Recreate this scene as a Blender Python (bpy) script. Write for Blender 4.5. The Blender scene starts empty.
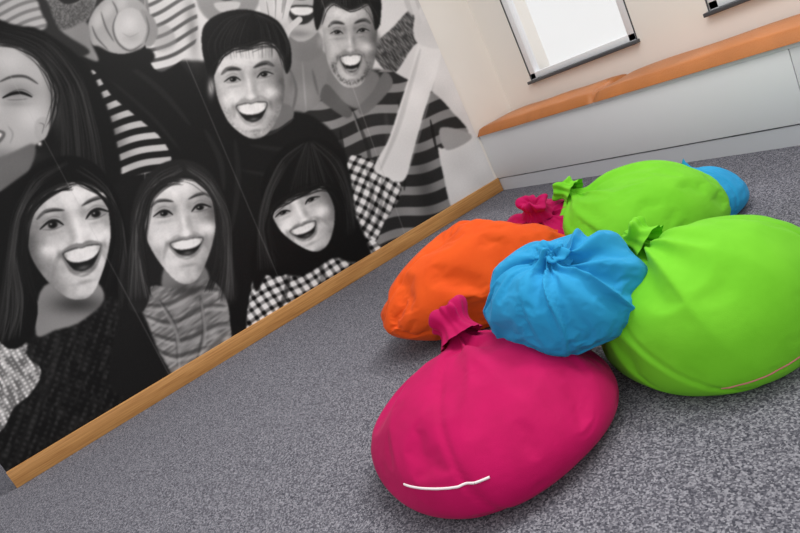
import bpy, bmesh, math, random
import numpy as np
from mathutils import Vector, Matrix
from mathutils.bvhtree import BVHTree

scene=bpy.context.scene
try:
    scene.view_settings.view_transform='Standard'
except Exception: pass
COL=bpy.context.collection

# ------------------------------------------------------------------ helpers
def lin(c):
    c=np.asarray(c,dtype=float)
    return np.where(c<=.04045,c/12.92,((c+.055)/1.055)**2.4)
def rgb(r,g,b): 
    l=lin([r/255,g/255,b/255]); return (l[0],l[1],l[2],1)
def link(o,parent=None):
    COL.objects.link(o)
    if parent: o.parent=parent
    return o
def empty(name,loc=(0,0,0)):
    e=bpy.data.objects.new(name,None); e.location=loc; COL.objects.link(e); return e
def newmat(name):
    m=bpy.data.materials.new(name); m.use_nodes=True
    return m,m.node_tree,m.node_tree.nodes['Principled BSDF']
def simple(name,col,rough=.6,noise=0,scale=8,bump=0,bscale=200,spec=.5,metal=0):
    m,nt,b=newmat(name)
    b.inputs['Base Color'].default_value=col; b.inputs['Roughness'].default_value=rough
    b.inputs['Specular IOR Level'].default_value=spec; b.inputs['Metallic'].default_value=metal
    tc=nt.nodes.new('ShaderNodeTexCoord')
    if noise:
        n=nt.nodes.new('ShaderNodeTexNoise'); n.inputs['Scale'].default_value=scale; n.inputs['Detail'].default_value=4
        nt.links.new(tc.outputs['Object'],n.inputs['Vector'])
        cr=nt.nodes.new('ShaderNodeValToRGB')
        cr.color_ramp.elements[0].position=.3; cr.color_ramp.elements[1].position=.7
        cr.color_ramp.elements[0].color=tuple(c*(1-noise) for c in col[:3])+(1,)
        cr.color_ramp.elements[1].color=tuple(min(1,c*(1+noise)) for c in col[:3])+(1,)
        nt.links.new(n.outputs['Fac'],cr.inputs['Fac']); nt.links.new(cr.outputs['Color'],b.inputs['Base Color'])
    if bump:
        n2=nt.nodes.new('ShaderNodeTexNoise'); n2.inputs['Scale'].default_value=bscale; n2.inputs['Detail'].default_value=3
        nt.links.new(tc.outputs['Object'],n2.inputs['Vector'])
        bp=nt.nodes.new('ShaderNodeBump'); bp.inputs['Strength'].default_value=bump; bp.inputs['Distance'].default_value=.01
        nt.links.new(n2.outputs['Fac'],bp.inputs['Height']); nt.links.new(bp.outputs['Normal'],b.inputs['Normal'])
    return m
def box(name,lo,hi,mat,parent=None,bevel=0,seg=2):
    bm=bmesh.new(); bmesh.ops.create_cube(bm,size=1)
    lo=Vector(lo);hi=Vector(hi);c=(lo+hi)/2;s=hi-lo
    for v in bm.verts: v.co=Vector((v.co.x*s.x,v.co.y*s.y,v.co.z*s.z))+c
    if bevel: bmesh.ops.bevel(bm,geom=bm.edges[:],offset=bevel,segments=seg,affect='EDGES',profile=.5)
    me=bpy.data.meshes.new(name); bm.to_mesh(me); bm.free()
    me.materials.append(mat)
    if bevel:
        for p in me.polygons: p.use_smooth=True
    return link(bpy.data.objects.new(name,me),parent)
class VN:
    def __init__(s,seed): s.t=np.random.RandomState(seed).rand(32,32,32).astype(np.float32)
    def __call__(s,p):
        i=np.floor(p).astype(int); f=p-i; f=f*f*(3-2*f); o=0
        for a in (0,1):
            for b in (0,1):
                for c in (0,1):
                    w=(f[:,0] if a else 1-f[:,0])*(f[:,1] if b else 1-f[:,1])*(f[:,2] if c else 1-f[:,2])
                    o=o+w*s.t[(i[:,0]+a)%32,(i[:,1]+b)%32,(i[:,2]+c)%32]
        return o

# ------------------------------------------------------------------ BEAN BAGS (cloth-relaxed)
def fabric(name,col,dark):
    m,nt,b=newmat(name); tc=nt.nodes.new('ShaderNodeTexCoord')
    n=nt.nodes.new('ShaderNodeTexNoise');n.inputs['Scale'].default_value=9;n.inputs['Detail'].default_value=3
    nt.links.new(tc.outputs['Object'],n.inputs['Vector'])
    cr=nt.nodes.new('ShaderNodeValToRGB');cr.color_ramp.elements[0].position=.3;cr.color_ramp.elements[1].position=.7
    cr.color_ramp.elements[0].color=dark;cr.color_ramp.elements[1].color=col
    nt.links.new(n.outputs['Fac'],cr.inputs['Fac']);nt.links.new(cr.outputs['Color'],b.inputs['Base Color'])
    b.inputs['Roughness'].default_value=.75;b.inputs['Specular IOR Level'].default_value=.15
    b.inputs['Sheen Weight'].default_value=.04
    n3=nt.nodes.new('ShaderNodeTexNoise');n3.inputs['Scale'].default_value=450
    nt.links.new(tc.outputs['Object'],n3.inputs['Vector'])
    bp2=nt.nodes.new('ShaderNodeBump');bp2.inputs['Strength'].default_value=.25;bp2.inputs['Distance'].default_value=.002
    nt.links.new(n3.outputs['Fac'],bp2.inputs['Height']);nt.links.new(bp2.outputs['Normal'],b.inputs['Normal'])
    return m
FM=fabric("magenta_cotton",rgb(184,6,86),rgb(170,4,78)); FG=fabric("lime_cotton",rgb(120,204,44),rgb(110,194,36))
FO=fabric("orange_cotton",rgb(226,86,24),rgb(216,77,18)); FB=fabric("blue_cotton",rgb(42,150,202),rgb(34,140,190))
m_st=simple("white_thread",rgb(235,225,228),.8); m_pk=simple("pink_thread",rgb(200,120,120),.8)
bm=bmesh.new();bmesh.ops.create_icosphere(bm,subdivisions=6,radius=1)
IV=np.array([v.co[:] for v in bm.verts]);IF=[[v.index for v in f.verts] for f in bm.faces];bm.free()
def bag(loc,R,Hh,rot,k,seed,mat,pleat=.05,grow=.06,bend=.5,pinch=.72,spin=0.,sag=.14,e=2.3,dimple=.03,lift=.03,shear=None,grav=.7,lump=.015,fall=1.1):
    V=IV.copy();k=np.array(k,float);k/=np.linalg.norm(k);nz=VN(seed)
    t1=np.cross(k,[.3,.2,.9]);t1/=np.linalg.norm(t1);t2=np.cross(k,t1)
    th=np.arccos(np.clip(V@k,-1,1));ph=np.arctan2(V@t2,V@t1)
    L=(np.abs(V)**e).sum(1)**(1/e);P=V/L[:,None]*[R[0],R[1],Hh*.56]
    P[:,:2]*=(1+sag*np.clip(-P[:,2]/(Hh*.56),-1,1))[:,None]
    phs=ph+spin*np.exp(-th/.5)
    q=np.stack([np.cos(phs)*2.6,np.sin(phs)*2.6,th*.35],1)
    fold=(1-np.abs(2*nz(q+200)-1))**1.5
    P=P+V*(pleat*(fold-.4)*np.exp(-(th/fall)**1.5)*np.clip(th/.2,0,1))[:,None]
    P=P+V*((nz(V*1.7+77)-.5)*lump)[:,None]
    kc=P@k;perp=P-kc[:,None]*k
    perp*=(1-pinch*np.exp(-(th/.5)**2))[:,None]
    kc=kc-dimple*np.exp(-((th-.35)/.2)**2)+lift*np.exp(-(th/.12)**2)
    P=perp+kc[:,None]*k
    if shear: P[:,2]*=1+shear*P[:,0]/R[0]
    zf=-Hh*.44
    P[:,2]=zf+.03*np.log1p(np.exp(np.clip((P[:,2]-zf)/.03,-30,30)))
    P[:,2]-=zf-.004
    me=bpy.data.meshes.new("bean_bag");me.from_pydata(P.tolist(),[],IF);me.update();me.materials.append(mat)
    o=bpy.data.objects.new("bean_bag",me);o.location=loc;o.rotation_euler=(0,0,rot);COL.objects.link(o)
    b_=bmesh.new();b_.from_mesh(me);vol=b_.calc_volume();b_.free()
    vg=o.vertex_groups.new(name="pin");vg.add([int(i) for i in np.where(th<.12)[0]],1.0,'REPLACE')
    c=o.modifiers.new("Cloth",'CLOTH');s=c.settings
    s.quality=4;s.mass=.002;s.tension_stiffness=15;s.compression_stiffness=15;s.shear_stiffness=5;s.bending_stiffness=bend
    s.air_damping=1;s.tension_damping=5;s.compression_damping=5
    s.shrink_min=-grow;s.use_pressure=True;s.uniform_pressure_force=0;s.use_pressure_volume=True;s.target_volume=vol;s.pressure_factor=1500
    s.effector_weights.gravity=grav
    s.vertex_group_mass="pin";s.pin_stiffness=1
    c.collision_settings.distance_min=.002;c.collision_settings.use_self_collision=False
    c.point_cache.frame_start=1;c.point_cache.frame_end=60
    return dict(o=o,k=Vector(k),t1=Vector(t1),t2=Vector(t2),i0=int(np.argmin(th)),th=th,ph=ph,mat=mat,seed=seed,P0=P)
def freeze(B,clampz=True,seams=()):
    dg=bpy.context.evaluated_depsgraph_get(); o=B['o']
    me=bpy.data.meshes.new_from_object(o.evaluated_get(dg))
    n=len(me.vertices);a=np.empty(n*3);me.vertices.foreach_get('co',a);a=a.reshape(-1,3)
    if not np.isfinite(a).all() or np.abs(a).max()>1.2: a=B['P0'].copy()
    if clampz:
        a[:,2]-=np.percentile(a[:,2],3)-.002; a[:,2]=np.maximum(a[:,2],.001)
    nr=np.empty(n*3);me.vertices.foreach_get('normal',nr);nr=nr.reshape(-1,3)
    for s0 in seams:
        dp=np.angle(np.exp(1j*(B['ph']-s0)))*np.sin(B['th'])*.33
        a-=nr*(.007*np.exp(-(dp/.010)**2)*np.clip(B['th']*2,0,1))[:,None]
    me.vertices.foreach_set('co',a.ravel());me.update()
    o.modifiers.clear();o.vertex_groups.clear();o.data=me;me.name="bean_bag"
    for p in me.polygons:p.use_smooth=True
    ss=o.modifiers.new("smooth",'SUBSURF');ss.levels=1;ss.render_levels=1
    B['P']=a
def tuft(B,size,kd=None,h=1.,sink=.02,seed=None,neckl=.0):
    rr=random.Random(B['seed'] if seed is None else seed);K=(Vector(kd).normalized() if kd else B['k'])
    A=K.cross(Vector((.2,.3,.93))).normalized();Bv=K.cross(A)
    base=Vector(B['P'][B['i0']])-B['k']*sink
    prof=[(1.15,-.5),(.85,-.1),(.74,.15),(.80,.4),(.95,.6),(1.02,.82),(.95,1.0),(.75,1.08),(.52,1.0),(.34,.8),(.22,.6),(.1,.5)]
    prof=[(r_,h_*h+(neckl if i>1 else 0)) for i,(r_,h_) in enumerate(prof)]
    n=140;vs=[];fs=[];f0=[rr.random()*6 for _ in range(4)]
    for j,(r_,h_) in enumerate(prof):
        t=j/(len(prof)-1)
        for i in range(n):
            a=2*math.pi*i/n
            g=.3+.7*min(1,t*2.2)
            rf=1+g*(.20*math.sin(2*a+f0[0])+.14*math.sin(5*a+f0[1]+t*2.5)+.05*math.sin(9*a+f0[2]-t*2))+.05*math.sin(11*a+3*t)
            hh=h_+g*(.24*math.sin(a+f0[3])+.16*math.sin(3*a+f0[0]+1)+.04*math.sin(8*a))*min(1,max(0,h_))
            vs.append(base+(A*math.cos(a)+Bv*math.sin(a))*size*r_*rf+K*size*hh)
    for j in range(len(prof)-1):
        for i in range(n): fs.append((j*n+i,j*n+(i+1)%n,(j+1)*n+(i+1)%n,(j+1)*n+i))
    tm=bpy.data.meshes.new("tied_end");tm.from_pydata(vs,[],fs);tm.update();tm.materials.append(B['mat'])
    for p in tm.polygons:p.use_smooth=True
    to=bpy.data.objects.new("tied_end",tm);COL.objects.link(to);to.parent=B['o']
    md=to.modifiers.new("s",'SUBSURF');md.levels=2;md.render_levels=2
def stitch(B,a0,a1,z0,z1,smat,dash=8,rad=.0028):
    bv=BVHTree.FromPolygons([Vector(p) for p in B['P']],IF);N=64;pts=[]
    for i in range(N+1):
        t=i/N;a=a0+(a1-a0)*t;z=z0+(z1-z0)*t
        hit=bv.ray_cast(Vector((3*math.cos(a),3*math.sin(a),z)),Vector((-math.cos(a),-math.sin(a),0)))[0]
        if hit: pts.append(hit)
    c=bpy.data.curves.new("stitching",'CURVE');c.dimensions='3D';c.bevel_depth=rad
    for s in range(0,len(pts)-2,dash):
        seg=pts[s:s+dash+1]
        if len(seg)<2: continue
        sp=c.splines.new('POLY');sp.points.add(len(seg)-1)
        for q_,p_ in zip(sp.points,seg): q_.co=(*p_,1)
    c.materials.append(smat);so=bpy.data.objects.new("stitching",c);COL.objects.link(so);so.parent=B['o']

tmpm=bpy.data.meshes.new("tmp");tmpm.from_pydata([(-5,-5,0),(8,-5,0),(8,8,0),(-5,8,0)],[],[(0,1,2,3)])
tmpf=bpy.data.objects.new("tmp",tmpm);COL.objects.link(tmpf);tmpf.modifiers.new("c",'COLLISION');tmpf.collision.thickness_outer=.002
b_mag=bag((2.59,.695,0),(.35,.345),.265,0,(-.75,.45,.75),11,FM,pleat=.07,grow=.030,bend=2.6)
b_grn=bag((2.94,1.315,0),(.275,.30),.37,0,(-.75,.0,.75),23,FG,pleat=.08,grow=.032,bend=2.2)
b_org=bag((1.80,1.20,0),(.44,.29),.36,1.05,(.8,.2,.6),37,FO,pleat=.06,grow=.034,bend=2.2,shear=.35)
b_gr2=bag((2.19,1.90,0),(.345,.33),.35,0,(-.7,-.3,.7),41,FG,pleat=.07,grow=.034,bend=2.2)
b_mg2=bag((1.86,1.72,0),(.3,.28),.32,0,(.3,-.3,.8),59,FM,pleat=.05,grow=.04,bend=2)
b_bl2=bag((2.29,2.14,0),(.21,.2),.24,0,(0,.3,.9),67,FB,pleat=.04,grow=.04,bend=2)
for fr in range(1,25): scene.frame_set(fr)
freeze(b_mag,seams=(0.4,2.2,4.0)); freeze(b_grn,seams=(1.0,3.0,5.0))
for b in (b_org,b_gr2,b_mg2,b_bl2): freeze(b,seams=(1,3,5))
bpy.data.objects.remove(tmpf); scene.frame_set(1)
# the centre bag slumps over its neighbours
b_blu=bag((2.675,1.055,.155),(.228,.222),.29,0,(.30,-.15,.95),73,FB,pleat=.085,grow=.055,bend=1.3,spin=1.1,dimple=.035,lift=0,pinch=.6,grav=0,sag=.05)
for fr in range(1,20): scene.frame_set(fr)
freeze(b_blu,clampz=False,seams=(2.4,5.2))
scene.frame_set(1)
tuft(b_mag,.062,kd=(-.6,.15,.8),h=1.1,sink=.02); stitch(b_mag,-1.35,-.6,.115,.125,m_st,9,.0032)
tuft(b_grn,.06,kd=(-1,-.1,.7),h=.9,sink=.03); stitch(b_grn,-1.0,-.1,.045,.06,m_pk,30,.0022)
tuft(b_gr2,.055,kd=(-1,-.2,.6),h=.9,sink=.03); tuft(b_mg2,.06,h=.9)
tuft(b_blu,.042,h=.7,sink=.03)

# ------------------------------------------------------------------ MURAL ARTWORK
S=2; OX,OY=340,170
W,H=int(860*S),int(690*S)
G=np.full((H,W),.10,np.float32)
rng=np.random.RandomState(5)
def catmull(P,closed=True,n=6):
    P=np.array(P,float); N=len(P); out=[]
    R=range(N) if closed else range(N-1)
    for i in R:
        if closed: p0,p1,p2,p3=P[i-1],P[i],P[(i+1)%N],P[(i+2)%N]
        else: p0,p1,p2,p3=P[max(i-1,0)],P[i],P[i+1],P[min(i+2,N-1)]
        for k in range(n):
            t=k/n
            out.append(.5*((2*p1)+(-p0+p2)*t+(2*p0-5*p1+4*p2-p3)*t*t+(-p0+3*p1-3*p2+p3)*t**3))
    if not closed: out.append(P[-1])
    return np.array(out)
def blur(M,r):
    if r<1: return M
    for _ in range(2):
        for ax in (0,1):
            acc=np.zeros_like(M)
            for d in range(-r,r+1): acc+=np.roll(M,d,ax)
            M=acc/(2*r+1)
    return M
def region(P,pad):
    x0=max(0,int(P[:,0].min()-pad)); x1=min(W,int(P[:,0].max()+pad)+1)
    y0=max(0,int(P[:,1].min()-pad)); y1=min(H,int(P[:,1].max()+pad)+1)
    return x0,x1,y0,y1
def cv(P): return (np.array(P,float)+[OX,OY])*S
def mask(P,soft,smooth=True):
    Q=cv(catmull(P) if smooth else P)
    r=max(1,int(round(soft*S/2)))
    x0,x1,y0,y1=region(Q,3*r+2)
    if x1<=x0 or y1<=y0: return None
    xs=np.arange(x0,x1)[None,:]; ys=np.arange(y0,y1)[:,None]
    M=np.zeros((y1-y0,x1-x0),bool)
    for i in range(len(Q)):
        ax,ay=Q[i-1];bx,by=Q[i]
        if ay==by: continue
        c=(ay>ys)!=(by>ys)
        M^= c & (xs<(bx-ax)*(ys-ay)/(by-ay)+ax)
    return blur(M.astype(np.float32),r),(x0,x1,y0,y1)
def fill(P,val,soft=1,alpha=1,smooth=True,pat=None):
    m=mask(P,soft,smooth)
    if m is None: return
    M,(x0,x1,y0,y1)=m; M=M*alpha
    if pat is not None:
        xx,yy=np.meshgrid(np.arange(x0,x1)/S-OX,np.arange(y0,y1)/S-OY); val=pat(xx,yy)
    G[y0:y1,x0:x1]=G[y0:y1,x0:x1]*(1-M)+val*M
def blob(cx,cy,rx,ry,val,alpha=1,rot=0,pw=1):
    R=max(rx,ry)*2.6
    x0=max(0,int((cx-R+OX)*S));x1=min(W,int((cx+R+OX)*S));y0=max(0,int((cy-R+OY)*S));y1=min(H,int((cy+R+OY)*S))
    if x1<=x0 or y1<=y0: return
    xx,yy=np.meshgrid(np.arange(x0,x1)/S-OX-cx,np.arange(y0,y1)/S-OY-cy)
    c,s=math.cos(math.radians(rot)),math.sin(math.radians(rot))
    a=(xx*c+yy*s)/rx; b=(-xx*s+yy*c)/ry
    M=alpha*np.exp(-((a*a+b*b)**pw))
    G[y0:y1,x0:x1]=G[y0:y1,x0:x1]*(1-M)+val*M
def stroke(P,w,val,alpha=1,taper=True,soft=.6,smooth=True):
    Q=cv(catmull(P,False,4) if smooth and len(P)>2 else P)
    x0,x1,y0,y1=region(Q,(w+soft)*S+3)
    if x1<=x0 or y1<=y0: return
    xs,ys=np.meshgrid(np.arange(x0,x1,dtype=np.float32),np.arange(y0,y1,dtype=np.float32))
    M=np.zeros_like(xs); n=len(Q)-1
    for i in range(n):
        a=Q[i];d=Q[i+1]-a;L=d@d+1e-6
        t=np.clip(((xs-a[0])*d[0]+(ys-a[1])*d[1])/L,0,1)
        D=np.hypot(xs-a[0]-t*d[0],ys-a[1]-t*d[1])
        g=(i+t)/n; ww=w*S/2*(np.sin(np.pi*np.clip(g*.9+.05,0,1))**.6 if taper else 1)
        M=np.maximum(M,np.clip((ww-D)/(soft*S)+.5,0,1)*np.clip(ww/ (0.5*soft*S),0,1))
    M*=alpha
    G[y0:y1,x0:x1]=G[y0:y1,x0:x1]*(1-M)+val*M
def strands(A,B,n,v0,v1,w=.8,alpha=.5,jit=2.):
    A=np.array(A,float);B=np.array(B,float)
    for _ in range(n):
        t=rng.rand(); P=A*(1-t)+B*t+rng.normal(0,jit,A.shape)*.5
        k=rng.randint(0,max(1,len(P)-2)); P=P[k:]
        if len(P)<2: continue
        stroke(P,w*(.6+rng.rand()),v0+(v1-v0)*rng.rand(),alpha*(.4+.6*rng.rand()))
def edge(A,n,v=.07,off=5,w=1.1):
    A=np.array(A,float)
    for _ in range(n):
        d=rng.normal(0,off*.5,2); P=A+d+rng.normal(0,1.2,A.shape)
        a=rng.randint(0,len(A)-2); b=min(len(A),a+3+rng.randint(0,3)); 
        if b-a>=3: stroke(P[a:b],w*(.5+rng.rand()),v+.1*rng.rand(),.35+.5*rng.rand(),True,.7)
def stripes(ang,per,va,vb,duty=.5,ph=0,wob=0):
    c,s=math.cos(math.radians(ang)),math.sin(math.radians(ang))
    def f(x,y):
        q=(-x*s+y*c)+wob*np.sin((x*c+y*s)*.08)
        k=((q+ph)/per)%1
        e=np.clip((np.abs(k-.5)-(duty/2))*per/1.2+.5,0,1)
        return vb*(1-e)+va*e
    return f
def plaid(ang,per,lo=.15,hi=.85):
    f1=stripes(ang,per,0,1,.4,0,1.5);f2=stripes(ang+90,per,0,1,.4,0,1.5);f3=stripes(ang,per*2,0,1,.12,3,1.5);f4=stripes(ang+90,per*2,0,1,.12,3,1.5)
    return lambda x,y: np.clip(hi-(hi-lo)*(.5*f1(x,y)+.5*f2(x,y))-.15*(f3(x,y)+f4(x,y)),.05,1)
_n=VN(3)
def grain(va,vb,sx=.5,sy=.5,ang=0):
    c,s=math.cos(math.radians(ang)),math.sin(math.radians(ang))
    def f(x,y):
        p=np.stack([((x*c+y*s)*sx).ravel()+400,((-x*s+y*c)*sy).ravel()+400,np.zeros(x.size)],1)
        return (va+(vb-va)*_n(p)).reshape(x.shape)
    return f
def knit(va,vb,per,ang):
    f1=grain(0,1,.35,.12,ang);c,s=math.cos(math.radians(ang)),math.sin(math.radians(ang))
    def f(x,y):
        h=f1(x,y)*.6+.4*(.5+.5*np.sin((-x*s+y*c)/per*6.28+2*f1(x,y)))*(.5+.5*np.sin((x*c+y*s)/per*5))
        return va+(vb-va)*np.clip(h*1.6-.35,0,1)
    return f

def face(eL,eR,chin,base,mouth,top=1.9,wl=2.1,wr=2.1,female=True,shadow='r',squint=.14,jaw=1.,nose=None,brow=None,teethlow=False):
    global G
    eL=np.array(eL,float);eR=np.array(eR,float);chin=np.array(chin,float)
    mid=(eL+eR)/2;X=(eR-eL)/2;Y=(chin-mid)/3.15;e=np.hypot(*X)
    T=lambda u,v: tuple(mid+X*u+Y*v)
    rot=math.degrees(math.atan2(X[1],X[0]))
    before=G.copy()
    ov=[(0,-top),(-.62*wl,-top*.9),(-.95*wl,-top*.45),(-wl,.2),(-.95*wl,1.1),(-.74*wl*jaw,2.1),(-.36*wl*jaw,2.95),(0,3.2),(.36*wr*jaw,2.95),(.74*wr*jaw,2.1),(.95*wr,1.1),(wr,.2),(.95*wr,-top*.45),(.62*wr,-top*.9)]
    OVP=[T(*p) for p in ov]
    fill(OVP,base,1.0)
    hi=min(1,base*1.18); sg=1 if shadow=='r' else -1
    wS=wr if sg>0 else wl; wO=wl if sg>0 else wr
    blob(*T(sg*wS*1.02,.8),e*1.15,e*2.7,base*.36,.8,rot)
    blob(*T(sg*wS*.6,2.5),e*.9,e*.6,base*.52,.55,rot-30*sg)
    blob(*T(-sg*wO*1.08,1.2),e*.5,e*2.2,base*.55,.6,rot)
    blob(*T(0,3.3),e*1.4,e*.3,base*.45,.65,rot)
    blob(*T(0,-top),e*2.2,e*.6,base*.5,.6,rot)
    blob(*T(-.35*sg,-1.0),e*1.0,e*.5,hi,.8,rot)
    for s in (-1,1):
        blob(*T(s*1.0,-.2),e*.66,e*.38,base*.62,.55,rot)
        blob(*T(s*.42,-.15),e*.2,e*.36,base*.6,.5,rot)
        blob(*T(s*1.25,.95),e*.5,e*.4,hi,.85,rot)
        blob(*T(s*1.02,.34),e*.5,e*.1,base*.74,.55,rot)
        blob(*T(s*1.45,1.8),e*.26,e*.6,base*.7,.55,rot-18*s)
    nx=0 if nose is None else nose
    blob(*T(nx*.5+.3*sg,.55),e*.18,e*.6,base*.68,.6,rot)
    blob(*T(nx*.6-.05*sg,.45),e*.11,e*.6,hi,.75,rot)
    blob(*T(nx-.03,.98),e*.2,e*.16,min(1,hi*1.05),.85,rot)
    blob(*T(nx,1.38),e*.45,e*.12,base*.66,.5,rot)
    for s in (-1,1):
        blob(*T(nx+s*.42,1.12),e*.11,e*.18,base*.58,.55,rot)
        blob(*T(nx+s*.2,1.26),e*.1,e*.055,.14,.75,rot)
        stroke([T(nx+s*.52,1.02),T(s*.98,1.35),T(s*1.28,1.95)],e*.22,base*.64,.5,True,2.)
    bw=e*(.18 if female else .3)
    bb=-.56 if brow is None else brow
    for s in (-1,1):
        stroke([T(s*.42,bb+.1),T(s*.85,bb-.02),T(s*1.3,bb-.03),T(s*1.68,bb+.18)],bw,.28,.75,True,1.3)
        stroke([T(s*.5,bb+.08),T(s*.9,bb-.0),T(s*1.3,bb-.0)],bw*.5,.14,.6,True,1.)
    q=squint/.16
    for s in (-1,1):
        al=[T(s*1-.46,.05),T(s*1-.25,-.1*q),T(s*1,-.15*q),T(s*1+.25,-.1*q),T(s*1+.46,.02),T(s*1+.25,.12*q),T(s*1,.15*q),T(s*1-.25,.12*q)]
        fill(al,.62,.7)
        blob(*T(s*1.0,-.01),e*.22,e*.17*q,.05,1,rot,3); blob(*T(s*1.0-.08,-.05*q),e*.05,e*.04,.95,.8)
        stroke([T(s*1-s*.48,.1),T(s*1-s*.2,-.13*q),T(s*1+s*.15,-.17*q),T(s*1+s*.6,.04)],e*(.13 if female else .11),.08,.9,True,.9)
        stroke([T(s*1-s*.45,.12),T(s*1,.18*q),T(s*1+s*.5,.08)],e*.07,.32,.5,True,.9)
        stroke([T(s*1-s*.4,-.2),T(s*1,-.33),T(s*1+s*.5,-.18)],e*.07,base*.55,.5,True,.9)
    mL,mR,mB=[np.array(k,float) for k in mouth]
    mm=(mL+mR)/2; Mx=(mR-mL)/2; D=mB-mm
    Q=lambda u,v: tuple(mm+Mx*u+D*v)
    for s in (-1,1): blob(*Q(s*1.12,.0),e*.14,e*.22,base*.55,.6,rot)
    outer=[(-1.05,-.02),(-.72,-.24),(-.28,-.34),(0,-.27),(.28,-.34),(.72,-.24),(1.05,-.02),(.88,.5),(.56,.98),(0,1.2),(-.56,.98),(-.88,.5)]
    fill([Q(*p) for p in outer],base*(.64 if female else .78),1.)
    inner=[(-.96,0),(-.66,-.1),(-.28,-.13),(0,-.08),(.28,-.13),(.66,-.1),(.96,0),(.76,.43),(.46,.8),(0,.95),(-.46,.8),(-.76,.43)]
    fill([Q(*p) for p in inner],.12,.8)
    fill([Q(*p) for p in [(-.9,.02),(-.6,-.06),(-.25,-.09),(0,-.05),(.25,-.09),(.6,-.06),(.9,.02),(.72,.33),(.4,.49),(0,.53),(-.4,.49),(-.72,.33)]],.94,.7)
    blob(*Q(-.82,.1),e*.12,e*.14,.45,.5,rot); blob(*Q(.82,.1),e*.12,e*.14,.45,.5,rot)
    for k in (-.62,-.38,-.13,.13,.38,.62): stroke([Q(k,-.04),Q(k,.42)],.35,.5,.35)
    if teethlow: fill([Q(-.45,.7),Q(0,.78),Q(.45,.7),Q(.4,.82),Q(0,.9),Q(-.4,.82)],.6,.7)
    else: blob(*Q(0,.8),e*.28,e*.1,.42,.8,rot)
    blob(*Q(-.1,1.08),e*.22,e*.05,min(1,base*1.0),.6,rot)
    blob(*(mB+Y*.4),e*.5,e*.1,base*.62,.55,rot)
    m=mask(OVP,1.0)
    if m:
        M,(x0,x1,y0,y1)=m
        xx,yy=np.meshgrid(np.arange(x0,x1)/S-OX,np.arange(y0,y1)/S-OY)
        sk=1+grain(-.06,.06,.16,.16)(xx,yy)+grain(-.03,.03,.6,.6)(xx,yy)
        G2=before; G2[y0:y1,x0:x1]=before[y0:y1,x0:x1]*(1-M)+G[y0:y1,x0:x1]*sk*M
        G=G2
    return T

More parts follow.
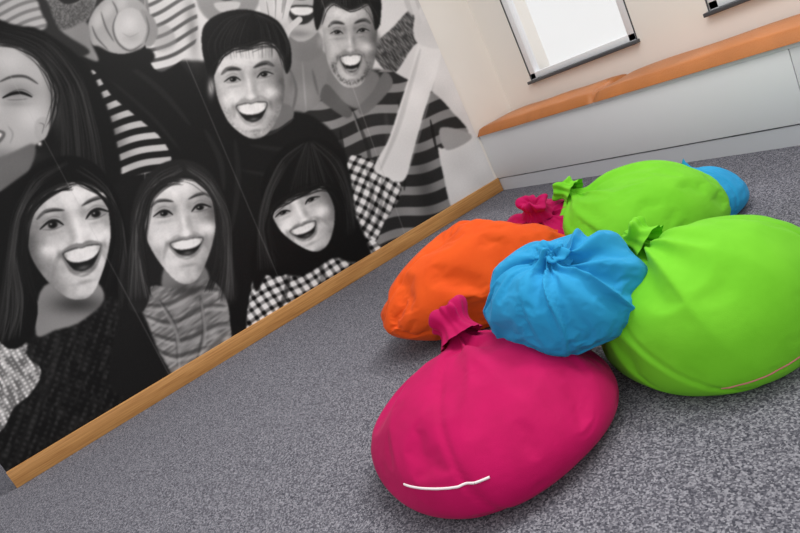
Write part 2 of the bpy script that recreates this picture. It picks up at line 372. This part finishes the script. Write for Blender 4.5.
def art():
    fill([(150,-200),(560,-200),(560,260),(430,260),(425,100),(380,70),(180,60)],.84,3,smooth=False)
    blob(190,5,60,40,.95,.8)  # light reflection on the mural, painted into the artwork as whitish glare
    fill([(196,-60),(250,-60),(262,-10),(245,22),(215,24),(196,0)],.58,1.5)
    stroke([(214,-4),(226,0),(238,-3)],3,.2,.7); fill([(214,4),(226,2),(240,3),(234,12),(220,12)],.85,.8,.8)
    fill([(188,-80),(262,-80),(262,-35),(225,-45),(196,-30),(190,-10)],.12,1.5)
    # man in grey t-shirt
    fill([(276,60),(288,48),(312,45),(330,60),(338,100),(335,140),(290,128),(280,100)],.52,1.5)
    stroke([(290,70),(296,90),(292,112)],3,.36,.6,True,1.5); stroke([(312,70),(318,95)],3,.38,.6,True,1.5); stroke([(302,60),(306,112)],2,.65,.5,True,1.5)
    fill([(286,30),(316,30),(322,52),(304,62),(286,52)],.5,1.5)
    fill([(274,-60),(325,-60),(334,-20),(328,12),(316,34),(300,42),(286,32),(276,8),(270,-25)],.68,1.2)
    fill([(288,8),(300,5),(316,8),(312,20),(301,25),(291,19)],.2,.8); fill([(290,9),(301,7),(314,9),(308,15),(295,15)],.92,.6)
    stroke([(290,-5),(296,-1),(303,0),(309,-2)],1.6,.35,.7)
    blob(322,10,6,22,.4,.6); blob(282,14,5,20,.45,.5); blob(300,34,12,4,.42,.6)
    fill([(262,-80),(338,-80),(336,-30),(300,-50),(272,-32)],.13,1)
    # waving hand with five fingers
    fill([(266,20),(276,12),(287,18),(290,32),(284,46),(272,48),(264,38)],.78,1)
    for a,b in (((268,22),(262,2)),((272,18),(270,-8)),((278,17),(281,-10)),((284,20),(292,-4)),((287,32),(299,20))):
        stroke([a,((a[0]+b[0])/2-1,(a[1]+b[1])/2),b],6.4,.8,1,False,.8)
    for a,b in (((270,24),(266,0)),((275,20),(276,-8)),((282,20),(287,-5))): stroke([a,b],1,.42,.7)
    blob(277,38,5,6,.6,.5); stroke([(268,34),(278,30),(286,34)],1,.5,.6)
    fill([(372,50),(392,28),(412,8),(430,6),(434,26),(412,48),(392,74)],.36,1,pat=grain(.2,.55,1.2,.25,-40))
    fill([(404,-6),(424,-30),(440,-25),(436,2),(424,12),(410,14)],.75,1)
    # striped polo man
    body=[(318,104),(330,88),(352,92),(382,70),(404,78),(432,92),(452,112),(468,134),(444,148),(438,150),(446,190),(450,222),(420,262),(368,262),(350,200),(340,150),(300,122)]
    fill(body,.3,1.2,pat=stripes(-13,21,.2,.54,.42,6,3.))
    stroke([(398,100),(405,140),(404,190)],4,.12,.6,True,1.5); stroke([(430,120),(436,150)],3,.1,.7); stroke([(352,110),(368,150),(372,190)],4,.12,.5,True,1.5)
    stroke([(340,130),(345,170)],4,.1,.6); stroke([(385,110),(388,150),(384,200)],5,.6,.16,True,3)
    blob(425,190,10,40,.1,.35,-8)
    fill([(330,70),(372,70),(380,88),(362,108),(344,104),(330,92)],.5,1.5)
    fill([(326,84),(340,98),(352,112),(346,118),(330,108),(320,98)],.4,.8); fill([(384,72),(392,86),(366,114),(358,108),(372,92)],.45,.8)
    stroke([(352,112),(362,140)],2,.55,.7)
    fill([(440,128),(466,132),(470,140),(446,150)],.62,1)
    face((337,33),(362,31),(352,88),.72,((339,58),(362,56),(352,73)),wl=2.15,wr=2.2,female=False,shadow='r',squint=.1,jaw=1.05,brow=-.55,teethlow=True)
    fill([(316,30),(313,5),(320,-20),(345,-32),(368,-25),(380,-5),(380,22),(375,30),(372,14),(366,4),(350,10),(334,2),(325,8),(321,22)],.1,1.2)
    strands([(345,-25),(325,-12),(320,8)],[(350,-25),(365,-12),(373,10)],40,.18,.42,.8,.5)
    edge([(321,22),(325,8),(334,3),(350,10),(366,5),(372,14),(376,28)],20,.1,3,.9)
    blob(320,42,3,6,.6,.9); blob(378,40,2.5,6,.5,.9)
    for _ in range(260):
        a=rng.rand()*math.pi; blob(351+19*math.cos(a)*(.8+.25*rng.rand()),62+22*math.sin(a)*(.85+.2*rng.rand()),.8,.8,.3,.25)
    # centre man
    fill([(90,62),(100,40),(150,45),(176,60),(196,84),(222,112),(250,128),(290,112),(318,120),(342,146),(352,190),(350,262),(300,330),(200,330),(190,190),(160,160),(140,140),(112,112)],.10,1.5)
    for P,w_ in (([(120,60),(160,90),(190,125)],6),([(110,80),(150,115),(180,150)],4),([(205,130),(220,160),(224,190)],6),([(250,145),(290,150),(318,140)],5),([(240,170),(280,175),(312,160)],4),([(235,140),(238,180),(232,230)],6)):
        stroke(P,w_,.22,.5,True,2.5)
    fill([(228,112),(285,104),(292,120),(268,132),(240,132)],.46,1.2); stroke([(228,116),(245,132),(270,134),(294,118)],3,.22,.9)
    face((233,80),(264,75),(257,138),.80,((235,107),(268,103),(254,123)),top=2.1,wl=2.2,wr=2.2,female=False,shadow='r',squint=.13,jaw=1.02,brow=-.55)
    for _ in range(160):
        a=rng.rand()*math.pi; blob(252+27*math.cos(a)*(.85+.2*rng.rand()),108+27*math.sin(a)*(.85+.2*rng.rand()),.8,.8,.42,.2)
    fill([(209,76),(202,50),(204,26),(222,13),(248,10),(276,20),(289,42),(291,64),(286,74),(283,58),(276,46),(264,42),(250,47),(234,48),(221,58),(214,76)],.09,1.2)
    strands([(250,14),(225,20),(207,42),(209,60)],[(255,14),(276,24),(287,42),(288,58)],50,.14,.3,.8,.5,1)
    edge([(212,70),(218,60),(226,52),(236,48),(250,47),(264,43),(275,46),(283,58),(286,70)],45,.08,3,1.)
    blob(211,88,3.5,9,.66,1); blob(291,82,3,8,.46,.9); stroke([(210,82),(212,92)],1,.38,.7)
    # striped sleeve
    fill([(143,-60),(182,-60),(192,-8),(198,26),(190,52),(160,72),(146,50),(150,20)],.8,1.2,pat=stripes(-22,11,.88,.38,.35,2,2.5))
    fill([(150,30),(168,26),(176,44),(158,52)],.62,1.5,.5); blob(192,30,6,34,.35,.5,-6)
    fill([(92,70),(112,96),(138,118),(164,142),(168,166),(120,174),(104,140),(84,100)],.8,1.2,pat=stripes(-14,13,.78,.12,.5,0,2))
    blob(106,120,10,40,.1,.5,-28)
    # pointing hand: knuckles, thumb, finger aimed at the viewer
    fill([(88,26),(96,8),(112,-4),(130,-4),(146,8),(150,28),(143,48),(126,54),(106,52),(92,44)],.66,1.2)
    fill([(96,46),(120,56),(146,48),(154,60),(126,72),(100,68),(88,56)],.1,1.5)
    for (cx,cy,rx,ry,ro) in ((98,20,7,12,20),(108,10,7,11,30),(121,4,8,9,10)):
        blob(cx,cy,rx*.8,ry*.8,.78,.8,ro,1.5)
    for a,b,c in (((92,26),(97,38),(108,50)),((101,12),(106,28),(114,42)),((112,1),(116,8),(118,16))): stroke([a,b,c],2,.36,.75,True,1.2)
    fill([(118,14),(130,8),(142,14),(147,28),(142,42),(130,49),(119,42),(114,28)],.76,1.4)
    stroke([(117,14),(113,28),(118,43),(130,51),(143,44)],2.2,.34,.7,True,1.2)
    blob(130,22,7,7,.86,.6); blob(131,38,9,5,.6,.6); stroke([(122,33),(130,37),(139,33)],1,.55,.6)
    fill([(140,10),(152,16),(158,32),(152,46),(144,44),(147,28)],.6,1.2); stroke([(146,16),(149,30),(145,44)],1.4,.35,.6,True,1)
    # top-left bearded man
    fill([(-30,-120),(70,-120),(96,-60),(98,-10),(88,18),(70,30),(52,22),(40,0),(10,-20)],.65,1.5)
    fill([(44,2),(60,-2),(76,4),(92,-12),(94,8),(84,24),(68,33),(52,26)],.34,2,pat=grain(.28,.5,.9,.9))
    fill([(56,-6),(70,-10),(84,-8),(78,2),(64,4)],.15,.8); stroke([(58,-5),(70,-7),(82,-7)],2,.85,.8)
    fill([(40,20),(64,30),(86,22),(92,44),(98,62),(70,50),(50,40)],.55,2)
    fill([(-60,-20),(20,-30),(46,0),(60,30),(90,52),(60,58),(20,40),(-60,40)],.2,2)
    fill([(-10,0),(30,-6),(42,14),(46,28),(20,36),(-10,34)],.66,2,pat=stripes(-20,9,.7,.5,.4,0,2))
    # far-left woman
    fill([(-120,-40),(0,20),(40,30),(84,62),(104,100),(116,140),(120,180),(90,190),(40,200),(-20,260),(-120,300)],.08,2)
    fill([(-60,46),(-10,42),(20,46),(46,66),(57,96),(53,122),(42,140),(24,152),(0,160),(-60,172)],.68,1.5)
    blob(4,64,24,12,.8,.7); blob(30,116,14,14,.78,.8); blob(55,98,6,32,.4,.7,-8); blob(5,156,34,8,.42,.6); blob(-4,106,5,14,.8,.6)
    blob(16,92,18,8,.44,.5); blob(16,104,14,3,.5,.4)
    stroke([(3,98),(12,94),(22,93),(32,97)],3.2,.06,1,True,.9); stroke([(5,96),(14,91),(24,90),(34,96)],1,.3,.7); stroke([(7,100),(18,100),(28,99)],1,.35,.6)
    stroke([(0,82),(12,77),(26,77),(38,84)],3,.25,.8,True,1.3)
    blob(-6,118,5,6,.5,.5)
    fill([(-40,132),(-16,128),(0,130),(6,134),(0,143),(-14,150),(-40,152)],.42,1); fill([(-40,135),(-14,132),(2,134),(-8,142),(-40,144)],.9,.8)
    stroke([(8,126),(13,134),(10,144)],2,.5,.5,True,1.3)
    fill([(36,122),(43,117),(49,122),(47,136),(40,141),(35,134)],.66,.9); stroke([(39,123),(44,125),(42,134)],1.2,.4,.7); blob(40,144,2,2,.95,.9)
    fill([(-60,165),(0,157),(34,144),(30,170),(10,190),(-60,200)],.42,2)
    strands([(0,24),(50,40),(82,80),(98,130),(108,180)],[(-20,36),(28,50),(58,90),(62,140),(60,190)],80,.12,.34,.9,.5,3)
    edge([(-20,44),(0,44),(20,47),(38,58),(48,72),(56,92),(55,112),(50,130)],40,.08,4,1.1)
    # ------------------------- front row
    fill([(28,172),(50,158),(82,158),(108,178),(122,208),(128,245),(136,290),(142,330),(100,340),(20,345),(-8,352),(-60,370),(-60,240),(-10,200)],.07,1.5)
    fill([(-80,330),(-10,330),(14,334),(34,350),(41,374),(30,394),(14,408),(2,430),(-20,440),(-80,460)],.8,1.2,pat=knit(.45,1.0,4,-30))
    fill([(26,352),(46,322),(76,300),(108,296),(140,318),(160,350),(166,385),(120,440),(20,490),(-30,500),(0,440),(16,410),(34,394),(44,372)],.1,1.5,pat=knit(.08,.24,6,20))
    stroke([(60,330),(52,370),(30,430)],8,.24,.35,True,4); stroke([(120,320),(132,360),(118,410)],8,.22,.35,True,4)
    fill([(44,286),(92,280),(104,300),(80,322),(56,330),(36,334)],.56,1.8)
    blob(78,304,26,10,.22,.8)
    face((53,225),(96,214),(84,298),.85,((62,254),(102,245),(84,272)),top=1.75,wl=2.25,wr=1.6,shadow='l',squint=.16,nose=.12,jaw=.95)
    fill([(20,258),(10,212),(24,178),(58,158),(92,162),(114,190),(124,224),(124,250),(117,214),(102,192),(80,182),(52,188),(32,204),(23,226),(21,254),(30,284),(38,310),(28,340),(8,348),(-8,320)],.06,1.2)
    strands([(66,162),(34,178),(16,214),(6,262),(-2,320),(-12,350)],[(70,166),(46,184),(23,212),(18,256),(26,296),(22,335)],100,.12,.38,.9,.5,3)
    strands([(80,164),(108,186),(122,222),(128,262),(134,310)],[(76,170),(104,190),(119,222),(120,262),(120,310)],50,.12,.34,.9,.5,2)
    edge([(32,300),(27,280),(22,254),(24,226),(33,206),(52,190),(72,184)],50,.06,5,1.4)
    edge([(72,182),(84,183),(102,194),(114,212),(119,236),(116,262),(108,288)],40,.06,4,1.3)
    # second woman
    fill([(136,194),(156,168),(186,160),(210,172),(222,198),(226,232),(234,268),(236,300),(206,310),(150,306),(132,322),(122,286),(130,240)],.15,1.5)
    fill([(166,266),(204,266),(208,300),(184,316),(164,300)],.5,1.5)
    fill([(134,304),(152,286),(176,288),(206,278),(224,294),(230,322),(226,352),(170,376),(158,360),(146,330)],.52,1.2,pat=grain(.4,.66,.12,.5,-35))
    for P in ([(140,304),(168,304),(200,288),(220,290)],[(142,314),(172,322),(206,306),(226,306)],[(150,332),(180,340),(212,326),(228,322)],[(160,300),(176,330),(178,366)],[(200,296),(204,330),(196,362)],[(156,348),(176,356),(206,346)]):
        stroke(P,4,.26,.6,True,2); stroke([(a+1,b+4.5) for a,b in P],3.4,.74,.5,True,2)
    fill([(124,300),(142,312),(158,350),(170,378),(140,400),(110,380)],.12,1.5)
    blob(188,290,20,8,.25,.7)
    face((164,214),(200,208),(189,283),.86,((169,244),(204,238),(188,256)),top=1.85,wl=2.15,wr=1.8,shadow='r',squint=.13,nose=.1,jaw=.93)
    fill([(136,268),(130,226),(138,192),(158,166),(184,160),(208,172),(226,202),(230,240),(228,268),(222,228),(214,196),(194,180),(170,181),(150,194),(141,222),(142,254),(150,290),(142,312),(128,304)],.17,1.2)
    strands([(180,164),(156,176),(136,208),(132,250),(128,300)],[(182,170),(158,188),(141,216),(142,256),(150,296)],80,.12,.48,.9,.6,2.5)
    strands([(186,164),(210,180),(226,214),(232,262),(234,300)],[(188,172),(208,192),(222,226),(224,262),(218,300)],70,.12,.46,.9,.6,2.5)
    edge([(150,292),(146,272),(142,250),(142,224),(150,196),(168,182),(182,180)],50,.12,4,1.3)
    edge([(182,180),(196,181),(212,196),(219,218),(221,244),(217,268),(210,290)],40,.12,4,1.3)
    # third woman
    fill([(350,156),(372,160),(396,178),(400,196),(384,222),(372,246),(352,232),(342,200),(346,176)],.7,1.2,pat=plaid(28,9,.1,.92))
    stroke([(366,168),(372,200),(362,236)],4,.2,.45,True,2); stroke([(382,176),(380,210),(370,236)],4,.15,.4,True,2)
    fill([(374,168),(388,140),(400,104),(412,66),(420,38),(434,34),(441,48),(436,74),(424,112),(414,148),(404,180),(388,178)],.9,1.2)
    stroke([(380,170),(396,132),(408,92),(420,50)],5,.66,.5,True,2); stroke([(408,172),(420,132),(434,82)],2,.6,.5,True,1.5)
    fill([(416,42),(414,20),(424,4),(436,6),(444,26),(440,48)],.84,1)
    for a,b in (((419,22),(412,2)),((424,14),(421,-10)),((431,14),(432,-12)),((438,20),(444,-4)),((440,34),(452,22))): stroke([a,b],5.5,.82,1,False,.8)
    fill([(256,268),(276,252),(300,262),(332,240),(352,232),(378,244),(380,262),(330,296),(262,334),(246,330)],.7,1.2,pat=plaid(-28,9,.1,.94))
    stroke([(290,262),(286,290),(276,320)],5,.12,.6,True,2); stroke([(320,254),(322,280),(312,304)],5,.15,.5,True,2); stroke([(350,240),(352,262),(344,284)],4,.15,.5,True,2)
    fill([(266,190),(272,160),(292,142),(318,138),(338,150),(350,176),(354,210),(366,240),(372,262),(350,262),(336,258),(326,262),(300,276),(270,272),(256,292),(250,262),(258,226)],.075,1.5)
    face((283,213),(311,200),(320,250),.84,((289,232),(316,221),(308,238)),top=1.7,wl=1.75,wr=2.2,shadow='r',squint=.1,jaw=.95)
    fill([(262,224),(262,180),(280,152),(308,140),(334,152),(348,182),(350,216),(346,236),(342,206),(334,188),(320,186),(302,192),(288,198),(274,208),(268,226),(271,248),(290,270),(270,276),(256,262)],.07,1)
    strands([(304,142),(282,160),(267,188),(259,222),(257,270)],[(306,146),(286,170),(271,200),(267,232),(280,268)],60,.12,.34,.9,.5,2)
    strands([(306,142),(294,166),(284,196)],[(312,142),(324,164),(336,184)],60,.03,.32,.8,.6,1.5)
    strands([(314,140),(338,158),(352,190),(355,230)],[(312,144),(332,166),(344,196),(348,236)],35,.12,.32,.9,.5,2)
    edge([(286,266),(274,250),(269,228),(273,210),(286,200),(302,193),(320,187),(334,190),(342,206),(345,226)],60,.05,4,1.2)
    for P in (((2,60),(180,395)),((186,60),(292,310)),((300,-60),(405,235))): stroke([P[0],P[1]],.8,.7,.4,False,.4,False)
    blob(170,-40,110,60,.9,.25)  # soft veil of the same glare, painted over the finished figures
art()
lf=grain(-.5,.5,.045,.045); xx,yy=np.meshgrid(np.arange(0,W)/S,np.arange(0,H)/S)
G*=1+.12*lf(xx,yy)
G=G*.35+blur(G,1)*.65
G=np.clip(G,0,1); G=G*.5+.5*(G*G*(3-2*G))
G+= (np.random.RandomState(1).rand(H,W).astype(np.float32)-.5)*.03
G=np.clip(G,0,1)*.96+.02

def build_mural():
    ny,nz=960,640
    y0,y1,z0,z1=-.985,2.875,.112,2.62
    t=np.linspace(0,1,ny); ys=y0+(y1-y0)*(t*.82+.18*t*t); zs=np.linspace(z0,z1,nz)
    Yg,Zg=np.meshgrid(ys,zs)
    a=-1.4264+.7819*Yg-.4259*Zg; b=-.7869+.4875*Yg+.8728*Zg; c=3.8615+.3883*Yg-.2384*Zg
    sx=400+605.6*a/c; sy=266.5-605.6*b/c
    fx=np.clip((sx+OX)*S,0,W-2); fy=np.clip((sy+OY)*S,0,H-2)
    ix=fx.astype(int);iy=fy.astype(int);tx=fx-ix;ty=fy-iy
    V=(G[iy,ix]*(1-tx)+G[iy,ix+1]*tx)*(1-ty)+(G[iy+1,ix]*(1-tx)+G[iy+1,ix+1]*tx)*ty
    co=np.stack([np.full(Yg.size,.006),Yg.ravel(),Zg.ravel()],1).astype(np.float32)
    idx=np.arange(ny*nz).reshape(nz,ny)
    q=np.stack([idx[:-1,:-1],idx[:-1,1:],idx[1:,1:],idx[1:,:-1]],-1).reshape(-1,4)
    me=bpy.data.meshes.new("photo_mural"); nf=len(q)
    me.vertices.add(len(co)); me.vertices.foreach_set('co',co.ravel())
    me.loops.add(nf*4); me.loops.foreach_set('vertex_index',q.ravel().astype(np.int32))
    me.polygons.add(nf); me.polygons.foreach_set('loop_start',np.arange(0,nf*4,4,dtype=np.int32))
    me.update(calc_edges=True)
    at=me.color_attributes.new("art",'FLOAT_COLOR','POINT')
    L=lin(V.ravel()); c4=np.stack([L*1.02,L*.99,L*.985,np.ones_like(L)],1).astype(np.float32)
    at.data.foreach_set('color',c4.ravel())
    m,nt,bs=newmat("mural_print"); n=nt.nodes.new('ShaderNodeVertexColor'); n.layer_name="art"
    nt.links.new(n.outputs['Color'],bs.inputs['Base Color']); bs.inputs['Roughness'].default_value=.4; bs.inputs['Specular IOR Level'].default_value=.15
    me.materials.append(m)
    return link(bpy.data.objects.new("photo_mural",me))
build_mural()

# ------------------------------------------------------------------ ROOM
m_wall=simple("cream_paint",rgb(238,233,226),.8,.015,3,.05,300)
m_white=simple("white_panel",rgb(224,224,226),.45,.01,3)
m_plinth=simple("plinth_white",rgb(200,201,206),.5,.01,3)
m_frame=simple("window_white",rgb(236,237,240),.4)
m_dark=simple("dark_metal",rgb(72,74,78),.4)
def carpet():
    m,nt,b=newmat("carpet"); tc=nt.nodes.new('ShaderNodeTexCoord')
    v=nt.nodes.new('ShaderNodeTexVoronoi');v.inputs['Scale'].default_value=230
    nt.links.new(tc.outputs['Object'],v.inputs['Vector'])
    sp=nt.nodes.new('ShaderNodeSeparateColor');nt.links.new(v.outputs['Color'],sp.inputs[0])
    n=nt.nodes.new('ShaderNodeTexNoise');n.inputs['Scale'].default_value=110;n.inputs['Detail'].default_value=3;n.inputs['Roughness'].default_value=.7
    nt.links.new(tc.outputs['Object'],n.inputs['Vector'])
    mt=nt.nodes.new('ShaderNodeMath');mt.operation='MULTIPLY_ADD';mt.inputs[1].default_value=1.2;mt.inputs[2].default_value=-.6
    nt.links.new(n.outputs['Fac'],mt.inputs[0])
    ad=nt.nodes.new('ShaderNodeMath');ad.operation='ADD';nt.links.new(sp.outputs[0],ad.inputs[0]);nt.links.new(mt.outputs[0],ad.inputs[1])
    cr=nt.nodes.new('ShaderNodeValToRGB'); E=cr.color_ramp.elements
    E[0].position=.0;E[0].color=rgb(64,64,72);E[1].position=1;E[1].color=rgb(148,147,154)
    x=E.new(.5);x.color=rgb(101,100,108)
    nt.links.new(ad.outputs[0],cr.inputs['Fac']); nt.links.new(cr.outputs['Color'],b.inputs['Base Color'])
    b.inputs['Roughness'].default_value=.95; b.inputs['Specular IOR Level'].default_value=.1
    bp=nt.nodes.new('ShaderNodeBump');bp.inputs['Strength'].default_value=.2;bp.inputs['Distance'].default_value=.004
    nt.links.new(ad.outputs[0],bp.inputs['Height']);nt.links.new(bp.outputs['Normal'],b.inputs['Normal'])
    return m
box("floor",(-1.2,-3,-.05),(6.5,3.55,0),carpet())
box("wall_left",(-.15,-.985,0),(0,3.55,2.9),m_wall)
box("wall_recess",(-1.3,-3,0),(-1.2,-.98,2.9),simple("recess_shade",rgb(60,58,60),.8))  # near-black colour stands in for the shadow inside the recess
WY=3.30
wins=[(.36,1.36),(1.86,2.86),(3.36,4.36)]; zb,zt=.705,2.15
wp=empty("wall_window")
box("lower",(0,WY,0),(6.5,WY+.22,zb),m_wall,wp); box("upper",(0,WY,zt),(6.5,WY+.22,2.9),m_wall,wp)
xs=[0]+[v for w in wins for v in w]+[6.5]
for i in range(0,len(xs),2): box("pier_%d"%i,(xs[i],WY,zb),(xs[i+1],WY+.22,zt),m_wall,wp)
m_glass,nt,b=newmat("window_glass"); b.inputs['Base Color'].default_value=(.9,.95,1,1);b.inputs['Alpha'].default_value=.08;b.inputs['Roughness'].default_value=.02
for i,(a,c) in enumerate(wins):
    w=empty("window_%d"%(i+1))
    box("sill",(a-.02,WY-.04,zb-.018),(c+.02,WY+.2,zb+.004),m_dark,w,.003)
    box("frame_left",(a,WY+.0,zb),(a+.055,WY+.06,zt),m_frame,w,.004); box("frame_right",(c-.055,WY,zb),(c,WY+.06,zt),m_frame,w,.004)
    box("frame_bottom",(a,WY,zb+.004),(c,WY+.06,zb+.05),m_frame,w,.004); box("frame_top",(a,WY,zt-.055),(c,WY+.06,zt),m_frame,w,.004)
    box("gasket_left",(a-.008,WY-.003,zb),(a,WY+.03,zt),m_dark,w); box("gasket_right",(c,WY-.003,zb),(c+.008,WY+.03,zt),m_dark,w)
    box("glass",(a+.055,WY+.03,zb+.05),(c-.055,WY+.036,zt-.055),m_glass,w)
def oak():
    m,nt,b=newmat("oak"); tc=nt.nodes.new('ShaderNodeTexCoord'); mp=nt.nodes.new('ShaderNodeMapping'); mp.inputs['Scale'].default_value=(4,1.2,45)
    n=nt.nodes.new('ShaderNodeTexNoise');n.inputs['Scale'].default_value=2.5;n.inputs['Detail'].default_value=6;n.inputs['Roughness'].default_value=.65
    nt.links.new(tc.outputs['Object'],mp.inputs[0]);nt.links.new(mp.outputs[0],n.inputs['Vector'])
    cr=nt.nodes.new('ShaderNodeValToRGB');E=cr.color_ramp.elements;E[0].position=.3;E[0].color=rgb(168,112,56);E[1].position=.7;E[1].color=rgb(214,160,96)
    nt.links.new(n.outputs['Fac'],cr.inputs['Fac']);nt.links.new(cr.outputs['Color'],b.inputs['Base Color']);b.inputs['Roughness'].default_value=.42
    return m
box("baseboard_left",(0,-.985,0),(.022,2.9,.112),oak(),None,.003)
bench=empty("window_bench")
jx=[.0,2.42,4.84,6.5]
for i in range(len(jx)-1):
    box("front_panel_%d"%i,(jx[i]+(.002 if i else .0),2.90,.108),(jx[i+1]-.002,2.925,.462),m_white,bench,.0015)
box("plinth",(0,2.906,0),(6.5,2.93,.1),m_plinth,bench)
box("seat_board",(0,2.895,.462),(6.5,WY,.482),m_white,bench,.002)
m_leather=simple("tan_leather",rgb(184,112,56),.42,.08,6,.2,120)
cj=[.0,1.25,3.05,4.85,6.5]
for i in range(4):
    bm=bmesh.new(); bmesh.ops.create_grid(bm,x_segments=60,y_segments=14,size=1)
    x0,x1=cj[i]+.004,cj[i+1]-.004
    for v in list(bm.verts):
        u,w=v.co.x,v.co.y
        bul=(1-abs(u)**8)*(1-abs(w)**4)
        tp=.056+.012*bul+.004*math.sin(u*9+i)*(1-w*w)
        v.co=Vector(((x0+x1)/2+u*(x1-x0)/2,(2.88+WY-.005)/2+w*(WY-.005-2.88)/2,.482+tp*max(.0,(1-abs(w)**10))**.3*max(0,(1-abs(u)**40))**.3))
    me=bpy.data.meshes.new("cushion_%d"%i);bm.to_mesh(me);bm.free();me.materials.append(m_leather)
    for p in me.polygons:p.use_smooth=True
    link(bpy.data.objects.new("cushion_%d"%i,me),bench)

# ------------------------------------------------------------------ LIGHT
w=bpy.data.worlds.new("World");scene.world=w;w.use_nodes=True
bg=w.node_tree.nodes['Background'];bg.inputs[0].default_value=(1,.995,.99,1);bg.inputs[1].default_value=.92
def area(name,loc,rot,size,en,col=(1,1,1)):
    l=bpy.data.lights.new(name,'AREA');l.energy=en;l.size=size;l.color=col
    o=bpy.data.objects.new(name,l);o.location=loc;o.rotation_euler=rot;COL.objects.link(o);return o
area("ceiling_lamp",(2.6,1.6,2.85),(0,0,0),1.2,35,(1,.98,.95))
s=bpy.data.lights.new("sun",'SUN');s.energy=1.4;s.angle=.2;s.color=(1,.98,.95)
so=bpy.data.objects.new("sun",s);so.rotation_euler=(math.radians(-38),math.radians(12),0);COL.objects.link(so)

# ------------------------------------------------------------------ CAMERA
yaw,pit,roll,f=1.1594,.2407,-.4539,605.6
fw=Vector((-math.sin(yaw)*math.cos(pit),math.cos(yaw)*math.cos(pit),-math.sin(pit)))
r0=Vector((math.cos(yaw),math.sin(yaw),0));u0=r0.cross(fw)
r=r0*math.cos(roll)+u0*math.sin(roll);u=-r0*math.sin(roll)+u0*math.cos(roll)
cd=bpy.data.cameras.new("camera");cd.sensor_width=36;cd.lens=f/800*36
cam=bpy.data.objects.new("camera",cd);COL.objects.link(cam)
cam.matrix_world=Matrix((( r.x,u.x,-fw.x,4.07),(r.y,u.y,-fw.y,0),(r.z,u.z,-fw.z,1.0),(0,0,0,1)))
scene.camera=cam
